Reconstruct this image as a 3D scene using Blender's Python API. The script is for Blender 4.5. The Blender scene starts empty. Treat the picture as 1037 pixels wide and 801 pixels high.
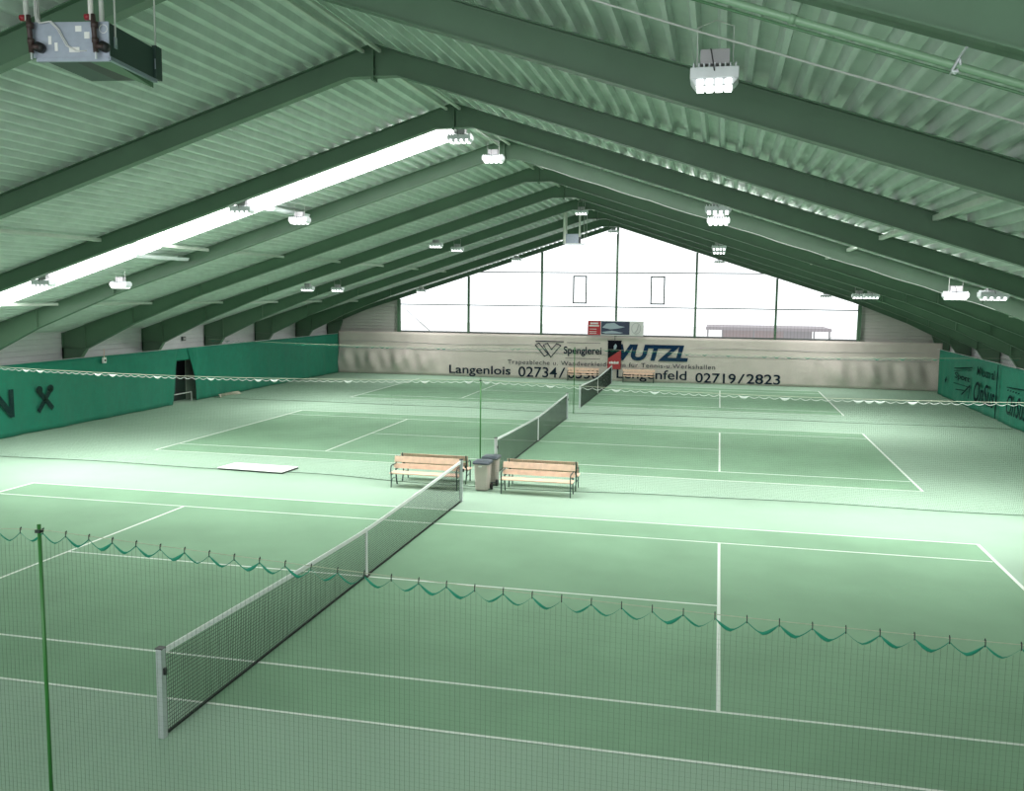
import bpy, math, random
from mathutils import Vector, Matrix
random.seed(7)
scene = bpy.context.scene
COL = scene.collection

# ------------------------------------------------------------------ camera
F_PX, CAM = 924.7, Vector((6.2429, -15.5355, 5.2493))
YAW, PITCH, ROLL = 0.2219, -0.1099, 0.0113
def make_camera():
    cy, sy, cp, sp = math.cos(YAW), math.sin(YAW), math.cos(PITCH), math.sin(PITCH)
    fwd = Vector((-sy*cp, cy*cp, sp)); right = Vector((cy, sy, 0)); up = right.cross(fwd)
    cr, sr = math.cos(ROLL), math.sin(ROLL)
    r = right*cr + up*sr; u = up*cr - right*sr
    cd = bpy.data.cameras.new('camera'); co = bpy.data.objects.new('camera', cd); COL.objects.link(co)
    co.matrix_world = Matrix(((r.x, u.x, -fwd.x, CAM.x), (r.y, u.y, -fwd.y, CAM.y), (r.z, u.z, -fwd.z, CAM.z), (0, 0, 0, 1)))
    cd.sensor_fit = 'HORIZONTAL'; cd.sensor_width = 36; cd.lens = F_PX/1037*36
    cd.clip_start = .05; cd.clip_end = 500
    scene.camera = co
make_camera()
scene.view_settings.view_transform = 'Standard'
scene.view_settings.look = 'None'
scene.view_settings.gamma = 1
scene.view_settings.use_curve_mapping = False
scene.view_settings.exposure = 0.12

# ------------------------------------------------------------------ light levels
SKY = 2.6            # overcast sky
GLAZE = 0.7         # daylight glowing in the translucent sheets of the far gable
GLAZE_FILL = 4.0     # glow of an unseen window added behind the camera, brightens frames and deck
ROOFLIGHT = 8.0      # skylight sheets
LAMP_W = {'near': 50, 'bright': 150, 'mid': 200, 'far': 150}

world = bpy.data.worlds.new('overcast_sky'); scene.world = world; world.use_nodes = True
bg = world.node_tree.nodes['Background']; bg.inputs[0].default_value = (.93, .97, 1, 1); bg.inputs[1].default_value = SKY

# ------------------------------------------------------------------ materials
def mat(name, col, rough=.6, metal=0., noise=None, bump=None, spec=.5, two=None):
    """noise=(scale, amount); bump=(scale, strength); two=(colour, scale, contrast)"""
    m = bpy.data.materials.new(name); m.use_nodes = True; nt = m.node_tree; b = nt.nodes['Principled BSDF']
    b.inputs['Base Color'].default_value = (*col, 1); b.inputs['Roughness'].default_value = rough
    b.inputs['Metallic'].default_value = metal; b.inputs['Specular IOR Level'].default_value = spec
    tc = nt.nodes.new('ShaderNodeTexCoord')
    if noise or two:
        n = nt.nodes.new('ShaderNodeTexNoise'); n.inputs['Scale'].default_value = (noise or two[1:])[0]
        n.inputs['Detail'].default_value = 6
        nt.links.new(tc.outputs['Object'], n.inputs['Vector'])
        r = nt.nodes.new('ShaderNodeMapRange'); r.inputs[1].default_value = .3; r.inputs[2].default_value = .7
        nt.links.new(n.outputs['Fac'], r.inputs[0])
        mx = nt.nodes.new('ShaderNodeMix'); mx.data_type = 'RGBA'
        nt.links.new(r.outputs[0], mx.inputs[0])
        if two:
            mx.inputs[6].default_value = (*col, 1); mx.inputs[7].default_value = (*two[0], 1)
        else:
            a = noise[1]
            mx.inputs[6].default_value = (*[c*(1-a) for c in col], 1); mx.inputs[7].default_value = (*[min(1, c*(1+a)) for c in col], 1)
        nt.links.new(mx.outputs[2], b.inputs['Base Color'])
    if bump:
        n2 = nt.nodes.new('ShaderNodeTexNoise'); n2.inputs['Scale'].default_value = bump[0]
        nt.links.new(tc.outputs['Object'], n2.inputs['Vector'])
        bp = nt.nodes.new('ShaderNodeBump'); bp.inputs['Strength'].default_value = bump[1]; bp.inputs['Distance'].default_value = .02
        nt.links.new(n2.outputs['Fac'], bp.inputs['Height']); nt.links.new(bp.outputs[0], b.inputs['Normal'])
    return m

def emis(name, col, s):
    m = bpy.data.materials.new(name); m.use_nodes = True; nt = m.node_tree; nt.nodes.clear()
    e = nt.nodes.new('ShaderNodeEmission'); e.inputs[0].default_value = (*col, 1); e.inputs[1].default_value = s
    o = nt.nodes.new('ShaderNodeOutputMaterial'); nt.links.new(e.outputs[0], o.inputs[0]); return m

def sheet_glazing(name, col, s, clear):
    """translucent ribbed plastic sheet lit up by the daylight behind it, partly see-through"""
    m = bpy.data.materials.new(name); m.use_nodes = True; nt = m.node_tree; nt.nodes.clear()
    e = nt.nodes.new('ShaderNodeEmission'); e.inputs[1].default_value = s
    tc = nt.nodes.new('ShaderNodeTexCoord'); w = nt.nodes.new('ShaderNodeTexWave'); w.bands_direction = 'X'
    w.inputs['Scale'].default_value = 1.6; nt.links.new(tc.outputs['Object'], w.inputs['Vector'])
    r = nt.nodes.new('ShaderNodeMapRange'); r.inputs[1].default_value = 0; r.inputs[2].default_value = .12
    nt.links.new(w.outputs['Fac'], r.inputs[0])
    mx = nt.nodes.new('ShaderNodeMix'); mx.data_type = 'RGBA'
    mx.inputs[6].default_value = (*[c*.72 for c in col], 1); mx.inputs[7].default_value = (*col, 1)
    nt.links.new(r.outputs[0], mx.inputs[0]); nt.links.new(mx.outputs[2], e.inputs[0])
    t = nt.nodes.new('ShaderNodeBsdfTransparent'); ms = nt.nodes.new('ShaderNodeMixShader'); ms.inputs[0].default_value = clear
    o = nt.nodes.new('ShaderNodeOutputMaterial')
    nt.links.new(e.outputs[0], ms.inputs[1]); nt.links.new(t.outputs[0], ms.inputs[2]); nt.links.new(ms.outputs[0], o.inputs[0])
    return m

M = dict(
 carpet=mat('carpet_outer', (.30, .43, .322), .9, noise=(.35, .06), bump=(90, .25), spec=.2),
 court=mat('carpet_court', (.205, .35, .225), .9, noise=(.5, .08), bump=(90, .25), spec=.2),
 line=mat('line_white', (.70, .76, .69), .8),
 steel=mat('green_steel', (.088, .165, .10), .42, noise=(1.5, .08)),
 deck=mat('roof_deck', (.58, .66, .60), .38, noise=(2.2, .10), spec=.6),
 strut=mat('strut_paint', (.55, .60, .53), .5, noise=(6, .06)),
 siding=mat('white_siding', (.70, .70, .70), .55, noise=(1.2, .04)),
 siding_grey=mat('grey_siding', (.50, .48, .45), .55, noise=(1.2, .05)),
 curtain=mat('green_curtain', (.0, .17, .10), .75, noise=(3, .08), bump=(25, .2)),
 curtain_text=mat('curtain_print', (.003, .018, .02), .95, spec=.08),
 tarp=mat('grey_tarp', (.63, .56, .51), .7, noise=(1.3, .05), bump=(5, .25)),
 ink=mat('navy_print', (.008, .014, .035), .95, spec=.08),
 ink2=mat('blue_print', (.01, .035, .085), .95, spec=.08),
 blacknet=mat('black_net', (.010, .016, .012), .8),
 greennet=mat('green_net', (.03, .09, .05), .8),
 white=mat('white_band', (.82, .84, .82), .7),
 alu=mat('aluminium', (.62, .64, .66), .35, .6, noise=(8, .05)),
 rope=mat('pale_rope', (.40, .44, .32), .8),
 tape=mat('green_tape', (.0, .22, .125), .6), tapew=mat('pale_tape', (.74, .80, .74), .6),
 hook=mat('dark_hook', (.03, .04, .035), .5, .4),
 pole=mat('green_pole', (.03, .17, .03), .4),
 wood=mat('bench_wood', (.80, .56, .42), .5, noise=(7, .10)),
 iron=mat('cast_iron', (.02, .05, .045), .45, .2),
 bin=mat('bin_plastic', (.50, .43, .39), .55, noise=(5, .04)), lid=mat('lid_plastic', (.045, .06, .075), .4),
 tyre=mat('black_rubber', (.015, .015, .015), .7),
 sticker=mat('sticker', (.75, .75, .72), .5),
 galv=mat('galvanised', (.33, .37, .44), .38, .35, noise=(10, .08)),
 darkpanel=mat('dark_green_panel', (.022, .05, .042), .45),
 black=mat('black_part', (.012, .012, .012), .5), brown=mat('brown_valve', (.045, .025, .022), .5),
 red=mat('red_knob', (.25, .01, .02), .4), greypipe=mat('grey_pipe', (.50, .52, .48), .5), whitepipe=mat('white_pipe', (.72, .70, .66), .5),
 cable=mat('cable', (.62, .62, .60), .6), blackcable=mat('black_cable', (.02, .02, .02), .6),
 lampbody=mat('lamp_body', (.72, .74, .76), .4, noise=(12, .03)), driver=mat('driver_box', (.42, .40, .42), .5),
 lens=emis('led_lens', (1, 1, 1), 5),
 pipegreen=mat('green_pipe', (.20, .34, .21), .35), darkpipe=mat('dark_green_pipe', (.07, .17, .08), .4),
 glaze=sheet_glazing('gable_sheets', (.95, .98, 1), GLAZE, .78), glaze_fill=sheet_glazing('near_gable_fill_sheets', (.95, .98, 1), GLAZE_FILL, .02),
 roofl=sheet_glazing('skylight_sheets', (1, 1, 1), ROOFLIGHT, .05),
 framedark=mat('window_bar', (.10, .12, .115), .5),
 concrete=mat('concrete', (.55, .54, .52), .9, noise=(.6, .06)),
 redwall=mat('red_brown_boards', (.17, .055, .045), .8, noise=(4, .12)), slab=mat('pale_slab', (.10, .07, .08), .8), darkpost=mat('dark_post', (.06, .05, .05), .6),
 mat_white=mat('white_board', (.86, .86, .84), .6), mat_edge=mat('board_edge', (.05, .06, .05), .8),
 beige=mat('beige_cloth', (.50, .46, .36), .9, noise=(5, .1)),
 p_black=mat('poster_black', (.006, .006, .012), .9, spec=.1), p_red=mat('poster_red', (.42, .02, .03), .5), p_blue=mat('poster_blue', (.10, .12, .35), .5),
 s_white=mat('sign_white', (.70, .68, .67), .5), s_blue=mat('sign_blue', (.025, .035, .08), .4), s_sky=mat('sign_grey', (.35, .42, .48), .5), s_grey=mat('sign_line', (.40, .38, .40), .5),
 door=mat('dark_door', (.022, .018, .028), .5), doorplastic=mat('grey_sheet', (.13, .14, .12), .4, noise=(4, .1)),
)
# deck: fine pressed lines running along the sheets
def streak_deck():
    nt = M['deck'].node_tree; b = nt.nodes['Principled BSDF']
    tc = nt.nodes.new('ShaderNodeTexCoord'); mp = nt.nodes.new('ShaderNodeMapping'); mp.inputs['Scale'].default_value = (14, .25, 14)
    n = nt.nodes.new('ShaderNodeTexNoise'); n.inputs['Scale'].default_value = 1.6; n.inputs['Detail'].default_value = 4
    nt.links.new(tc.outputs['Object'], mp.inputs[0]); nt.links.new(mp.outputs[0], n.inputs['Vector'])
    r = nt.nodes.new('ShaderNodeMapRange'); r.inputs[1].default_value = .3; r.inputs[2].default_value = .7
    r.inputs[3].default_value = .28; r.inputs[4].default_value = .52
    nt.links.new(n.outputs['Fac'], r.inputs[0]); nt.links.new(r.outputs[0], b.inputs['Roughness'])
streak_deck()

# ------------------------------------------------------------------ mesh helpers
class MB:
    def __init__(s): s.v = []; s.f = []
    def poly(s, pts): i = len(s.v); s.v += [tuple(p) for p in pts]; s.f.append(tuple(range(i, i+len(pts)))); return s
    def box(s, a, b):
        x0, y0, z0 = a; x1, y1, z1 = b; i = len(s.v)
        s.v += [(x0,y0,z0),(x1,y0,z0),(x1,y1,z0),(x0,y1,z0),(x0,y0,z1),(x1,y0,z1),(x1,y1,z1),(x0,y1,z1)]
        s.f += [tuple(i+k for k in q) for q in ((3,2,1,0),(4,5,6,7),(0,1,5,4),(1,2,6,5),(2,3,7,6),(3,0,4,7))]; return s
    def cbox(s, c, d): return s.box([c[k]-d[k]/2 for k in range(3)], [c[k]+d[k]/2 for k in range(3)])
    def prism(s, pts, vec):
        """closed solid: polygon pts swept along vec"""
        n = len(pts); i = len(s.v); vec = Vector(vec)
        s.v += [tuple(p) for p in pts] + [tuple(Vector(p)+vec) for p in pts]
        s.f.append(tuple(range(i+n-1, i-1, -1))); s.f.append(tuple(range(i+n, i+2*n)))
        for k in range(n): s.f.append((i+k, i+(k+1) % n, i+n+(k+1) % n, i+n+k))
        return s
    def tube(s, pts, r, n=8, caps=True, flat=None):
        """round tube along pts; r number or list; flat=(w,h) gives a rectangular strip"""
        pts = [Vector(p) for p in pts]; base = len(s.v); m = len(pts); up0 = None
        for k, p in enumerate(pts):
            t = (pts[min(k+1, m-1)]-pts[max(k-1, 0)]).normalized()
            ref = Vector((0, 0, 1)) if abs(t.z) < .9 else Vector((0, 1, 0))
            if up0 is not None and abs(t.dot(up0)) < .95: ref = up0
            a = t.cross(ref).normalized(); b = a.cross(t).normalized(); up0 = b
            rr = r[k] if isinstance(r, (list, tuple)) else r
            if flat:
                for (q, w) in ((-1,-1),(1,-1),(1,1),(-1,1)): s.v.append(tuple(p+a*q*flat[0]/2+b*w*flat[1]/2))
            else:
                for j in range(n):
                    an = 2*math.pi*j/n+math.pi/n; s.v.append(tuple(p+a*math.cos(an)*rr+b*math.sin(an)*rr))
        if flat: n = 4
        for k in range(m-1):
            for j in range(n):
                a0 = base+k*n+j; a1 = base+k*n+(j+1) % n; s.f.append((a0, a1, a1+n, a0+n))
        if caps: s.f.append(tuple(range(base+n-1, base-1, -1))); s.f.append(tuple(range(base+(m-1)*n, base+m*n)))
        return s
    def cyl(s, a, b, r, n=14): return s.tube([a, b], r, n)
    def build(s, name, m, parent=None, smooth=False, bevel=0):
        me = bpy.data.meshes.new(name); me.from_pydata(s.v, [], s.f); me.update()
        if smooth: me.polygons.foreach_set('use_smooth', [True]*len(me.polygons))
        me.materials.append(m); o = bpy.data.objects.new(name, me); COL.objects.link(o)
        if parent: o.parent = parent
        if bevel:
            b = o.modifiers.new('bevel', 'BEVEL'); b.width = bevel; b.segments = 2; b.limit_method = 'ANGLE'
        return o
def thing(name, label, cat, loc=(0, 0, 0), rz=0, group=None):
    o = bpy.data.objects.new(name, None); COL.objects.link(o); o.location = loc; o.rotation_euler = (0, 0, rz); o.empty_display_size = .2
    return tag(o, label, cat, group)
def tag(o, label, cat, group=None):
    o['label'] = label; o['category'] = cat
    if group: o['group'] = group
    return o
def struct(o): o['kind'] = 'structure'; return o
def dup(root, loc, label, rz=None):
    r = root.copy(); COL.objects.link(r); r.location = loc; r['label'] = label
    if rz is not None: r.rotation_euler = (0, 0, rz)
    for ch in root.children:
        c = ch.copy(); COL.objects.link(c); c.parent = r
        for g in ch.children:
            d = g.copy(); COL.objects.link(d); d.parent = c
    return r
def text(name, s, x0, x1, z0, z1, y, m, parent, bold=0., shear=0., axis='X', flip=1, depth=.004, space=1.):
    """lettering fitted to a box on a wall; axis X: wall facing -y at y; axis Y: wall in the yz plane at x=y, x0..x1 then run along world y"""
    cu = bpy.data.curves.new(name, 'FONT'); cu.body = s; cu.offset = bold; cu.shear = shear; cu.space_character = space; cu.resolution_u = 4
    cu.extrude = depth
    t = bpy.data.objects.new(name, cu); COL.objects.link(t)
    dg = bpy.context.evaluated_depsgraph_get(); me = bpy.data.meshes.new_from_object(t.evaluated_get(dg))
    bpy.data.objects.remove(t); bpy.data.curves.remove(cu)
    vs = [v.co.copy() for v in me.vertices]
    a0, a1 = min(v.x for v in vs), max(v.x for v in vs); b0, b1 = min(v.y for v in vs), max(v.y for v in vs)
    for v, c in zip(me.vertices, vs):
        u = x0+(c.x-a0)/(a1-a0)*(x1-x0); w = z0+(c.y-b0)/(b1-b0)*(z1-z0)
        v.co = (u, y-c.z, w) if axis == 'X' else (y+flip*c.z, u, w)
    me.materials.clear(); me.materials.append(m); me.name = name
    o = bpy.data.objects.new(name, me); COL.objects.link(o); o.parent = parent; return o

# ================================================================== STRUCTURE
RIDGE, SL, HW, Y0, Y1 = 9.70, .32, 19.2, -20.2, 41.35
def zr(x): return RIDGE-SL*abs(x)
struct(MB().box((-HW-.3, Y0-.3, -.3), (HW+.3, Y1+.3, 0)).build('floor', M['carpet']))
struct(MB().box((-90, -80, -.5), (90, 160, -.32)).build('trim_1', M['concrete']))

# roof deck: trapezoidal ribs running the length of the hall
PITCHX = .28
def deck_profile(x0, x1):
    pts = []; x = x0
    while x < x1-1e-6:
        for dx, up in ((0, 0), (.055, 0), (.09, 1), (.245, 1)):
            if x+dx <= x1: pts.append((x+dx, up))
        x += PITCHX
    pts.append((x1, 0)); return pts
def deck(name, sgn, xa, xb, ya, yb, m):
    b = MB(); pr = deck_profile(xa, xb)
    lo = [(sgn*x, zr(x)+.012+up*.12) for x, up in pr]
    n = len(lo)
    for yy in (ya, yb):
        for x, z in lo: b.v.append((x, yy, z))
        for x, z in lo: b.v.append((x, yy, z+.012))
    for k in range(n-1):
        b.f.append((k, k+1, 2*n+k+1, 2*n+k)); b.f.append((n+k, 3*n+k, 3*n+k+1, n+k+1))
        b.f.append((k, n+k, n+k+1, k+1)); b.f.append((2*n+k, 2*n+k+1, 3*n+k+1, 3*n+k))
    b.f.append((0, 2*n, 3*n, n)); b.f.append((n-1, 2*n-1, 4*n-1, 3*n-1))
    return struct(b.build(name, m))
SKY0, SKY1 = 6.35, 8.85
XS = .56
for sgn in (-1, 1):
    SKY0, SKY1 = (6.35, 8.85) if sgn < 0 else (7.15, 9.1)
    deck('ceiling', sgn, 0, HW+.28, Y0-.3, SKY0, M['deck'])
    deck('ceiling', sgn, 0, HW+.28, SKY1, Y1+.3, M['deck'])
    deck('ceiling', sgn, 0, XS, SKY0, SKY1, M['deck'])
    deck('ceiling', sgn, XS+PITCHX*59, HW+.28, SKY0, SKY1, M['deck'])
    xa, xb = XS, XS+PITCHX*59
    sk = struct(MB().prism([(sgn*xa, SKY0, zr(xa)+.012), (sgn*xb, SKY0, zr(xb)+.012), (sgn*xb, SKY1, zr(xb)+.012), (sgn*xa, SKY1, zr(xa)+.012)], (0, 0, .02)).build('window_%d' % (2 if sgn < 0 else 3), M['roofl']))
    for k in range(9):
        x = xa+(xb-xa)*k/8; MB().box((sgn*x-.02, SKY0, zr(x)), (sgn*x+.02, SKY1, zr(x)+.012)).build('glazing_bar', M['strut'], sk)

# side walls: white horizontal siding
def siding(name, axis, pos, a0, a1, z0, ztop, m, pitch=.20, sgn=1, holes=()):
    """horizontally ribbed sheet wall; ztop is a number or function"""
    b = MB(); zt = ztop if callable(ztop) else (lambda a: ztop)
    def P(a, d, z): return (pos+sgn*d, a, z) if axis == 'x' else (a, pos+sgn*d, z)
    segs = [(a0, a1)]
    z = z0; zmax = max(zt(a0), zt(a1))
    while z < zmax-1e-6:
        for (d0, d1, h0, h1) in ((0, 0, 0, .6), (0, .02, .6, .7), (.02, .02, .7, .9), (.02, 0, .9, 1.)):
            p, q = z+h0*pitch, z+h1*pitch
            if callable(ztop):
                # clip the strip under the sloping roof line
                def clipa(zz):
                    lo, hi = (a0, a1)
                    if zt(lo) > zt(hi):
                        return lo, min(hi, lo+(zt(lo)-zz)/SL) if zt(hi) < zz else hi
                    return (max(lo, hi-(zt(hi)-zz)/SL) if zt(lo) < zz else lo), hi
                if p >= zmax: continue
                q = min(q, zmax); l0, r0 = clipa(p); l1, r1 = clipa(q)
                if r0-l0 < .01: continue
                b.poly([P(l0, d0, p), P(r0, d0, p), P(r1, d1, q), P(l1, d1, q)])
            else:
                if p >= zmax: continue
                q = min(q, zmax); b.poly([P(a0, d0, p), P(a1, d0, p), P(a1, d1, q), P(a0, d1, q)])
        z += pitch
    # outer skin closes the wall
    if callable(ztop):
        pts = [P(a0, -.1, z0), P(a1, -.1, z0), P(a1, -.1, zt(a1)), P(a0, -.1, zt(a0))]
    else: pts = [P(a0, -.1, z0), P(a1, -.1, z0), P(a1, -.1, ztop), P(a0, -.1, ztop)]
    b.poly(pts)
    return b.build(name, m)
struct(siding('wall_left', 'x', -HW-.03, Y0, Y1, 0, zr(HW)+.1, M['siding'], sgn=1))
struct(siding('wall_right', 'x', HW+.03, Y0, Y1, 0, zr(HW)+.1, M['siding'], sgn=-1))
WX = 14.2   # half width of the gable glazing
ZB = 2.82   # its sill
for nm, yy, sg in (('wall_back', Y1, -1), ('wall_front', Y0, 1)):
    w = struct(siding(nm, 'y', yy, -HW, -WX, 0, lambda a: zr(a), M['siding_grey'], sgn=sg))
    w2 = siding('siding_panel', 'y', yy, WX, HW, 0, lambda a: zr(a), M['siding_grey'], sgn=sg); w2.parent = w
    w3 = siding('siding_panel', 'y', yy, -WX, WX, 0, ZB, M['siding_grey'], sgn=sg); w3.parent = w
def gable_window(name, y, m, vents):
    pts = [(-WX, y, ZB), (WX, y, ZB), (WX, y, zr(WX)-.02), (0, y, RIDGE-.02), (-WX, y, zr(WX)-.02)]
    g = struct(MB().prism(pts, (0, .02, 0)).build(name, m))
    b = MB(); s = 1 if y > 0 else -1
    yi = y-.05*s
    for z in (4.56, 6.66):
        xl = min(WX, (RIDGE-z)/SL-.05); b.cbox((0, yi, z), (2*xl, .05, .07))
    b.cbox((0, yi, ZB), (2*WX, .08, .07))
    b.build('rail', M['framedark'], g)
    if vents:
        for xv in (-2.31, 2.49):
            v = MB(); hw, za, zb = .44, 4.74, 6.48
            for (a, c) in (((xv-hw, za), (xv-hw+.09, zb)), ((xv+hw-.09, za), (xv+hw, zb)), ((xv-hw, za), (xv+hw, za+.09)), ((xv-hw, zb-.09), (xv+hw, zb))):
                v.box((a[0], yi-.03, a[1]), (c[0], yi+.03, c[1]))
            v.build('vent_frame', M['framedark'], g)
    return g
gable_window('window_1', Y1-.04, M['glaze'], True)
gable_window('window_4', Y0+.04, M['glaze_fill'], False)  # unseen glowing gable glazing, added as fill light from behind the camera

# ------------------------------------------------------------------ outside, seen through the far glazing
bld = thing('flat_roofed_shed', 'low flat-roofed shed with red-brown boards seen through the far gable glazing', 'shed', (10.1, 61, 0))
MB().box((-4.9, -1.1, 2.62), (4.75, 6, 2.86)).build('roof', M['slab'], bld)
MB().box((-3.6, .1, -.3), (3.4, 5.5, 2.62)).build('wall', M['redwall'], bld)
MB().box((-3.45, 0, .2), (-1.2, .14, 2.6)).build('panel', M['redwall'], bld)
MB().box((1.3, -.02, -.3), (3.35, .12, 2.55)).build('panel', M['slab'], bld)
for xx in (-4.75, -3.6, -1.15, 1.2, 3.45, 4.6): MB().box((xx-.06, -1., -.3), (xx+.06, -.88, 2.62)).build('post', M['darkpost'], bld)

# ================================================================== COURTS
def court(cy, label):
    o = tag(MB().box((-11.885, cy-5.485, -.002), (11.885, cy+5.485, .004)).build('tennis_court', M['court']), label, 'tennis court')
    b = MB(); w = .045; z0, z1 = .002, .008
    def L(xa, ya, xb, yb): b.box((xa, ya+cy, z0), (xb, yb+cy, z1))
    for s in (-1, 1):
        L(-11.885, s*5.485-(w if s > 0 else 0), 11.885, s*5.485+(0 if s > 0 else w))
        L(-11.885+.1, s*4.115-w/2, 11.885-.1, s*4.115+w/2)
        L(s*6.4-w/2-.005, -4.09, s*6.4+w/2+.005, 4.09)
        x = s*11.885; L(min(x, x-s*.07), -5.435, max(x, x-s*.07), 5.435)
    L(-6.37, -w/2, 6.37, w/2)
    b.build('court_lines', M['line'], o)
    return o
CY = (0, 16.477, 32.97)
court(CY[0], 'green tennis court nearest the camera, with its white lines')
court(CY[1], 'middle green tennis court beyond the first pair of wooden benches')
court(CY[2], 'farthest green tennis court in front of the grey banner')

# ---- tennis nets
def tennis_net(cy, label, ya=-6.4, yb=6.4, string=.0045):
    t = thing('tennis_net', label, 'tennis net', (0, cy, 0))
    def top(y): return .914+.155*(abs(y)/6.4)**1.25
    for yy in (ya, yb):
        p = MB().box((-.04, yy-.04, 0), (.04, yy+.04, 1.09)).build('post', M['alu'], t, bevel=.006)
        MB().box((-.045, yy-.045, 1.09), (.045, yy+.045, 1.105)).build('post_cap', M['black'], p)
        s_ = 1 if yy > 0 else -1
        MB().box((.04, yy-.02, .78), (.07, yy+.02, .86)).build('winder', M['black'], p)
        MB().tube([(0, yy, 1.05), (0, yy-s_*.2, 1.045)], .005, 6).build('cable_end', M['cable'], p)
    a, b_ = ya+.1, yb-.1; N = 32
    ys = [a+(b_-a)*k/N for k in range(N+1)]
    net = MB(); h = string/2; sp = .044
    ny = int((b_-a)/sp)
    for k in range(ny+1):
        y = a+k*sp; net.box((-h, y-h, .03), (h, y+h, top(y)))
    nz = 21
    for j in range(1, nz):
        for k in range(N):
            z0 = .04+(top(ys[k])-.04)*j/nz; z1 = .04+(top(ys[k+1])-.04)*j/nz
            net.prism([(-h, ys[k], z0-h), (h, ys[k], z0-h), (h, ys[k], z0+h), (-h, ys[k], z0+h)], (0, ys[k+1]-ys[k], z1-z0))
    net.build('netting', M['blacknet'], t)
    hb = MB()
    for k in range(N):
        hb.prism([(-.012, ys[k], top(ys[k])-.06), (.012, ys[k], top(ys[k])-.06), (.012, ys[k], top(ys[k])+.005), (-.012, ys[k], top(ys[k])+.005)], (0, ys[k+1]-ys[k], top(ys[k+1])-top(ys[k])))
    hb.build('headband', M['white'], t)
    MB().box((-.012, a, .012), (.012, b_, .045)).build('bottom_band', M['blacknet'], t)
    MB().box((-.018, -.026, .0), (.018, .026, .925)).build('center_strap', M['white'], t)
    MB().box((-.05, -.06, 0), (.05, .06, .03)).build('floor_anchor', M['brown'], t)
    return t
tennis_net(CY[0], 'tennis net on the court nearest the camera, white headband and silver posts')
tennis_net(CY[1], 'tennis net on the middle court, behind the grey wheeled bins')
tennis_net(CY[2], 'tennis net on the farthest court, leading to the red and black poster')

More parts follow.
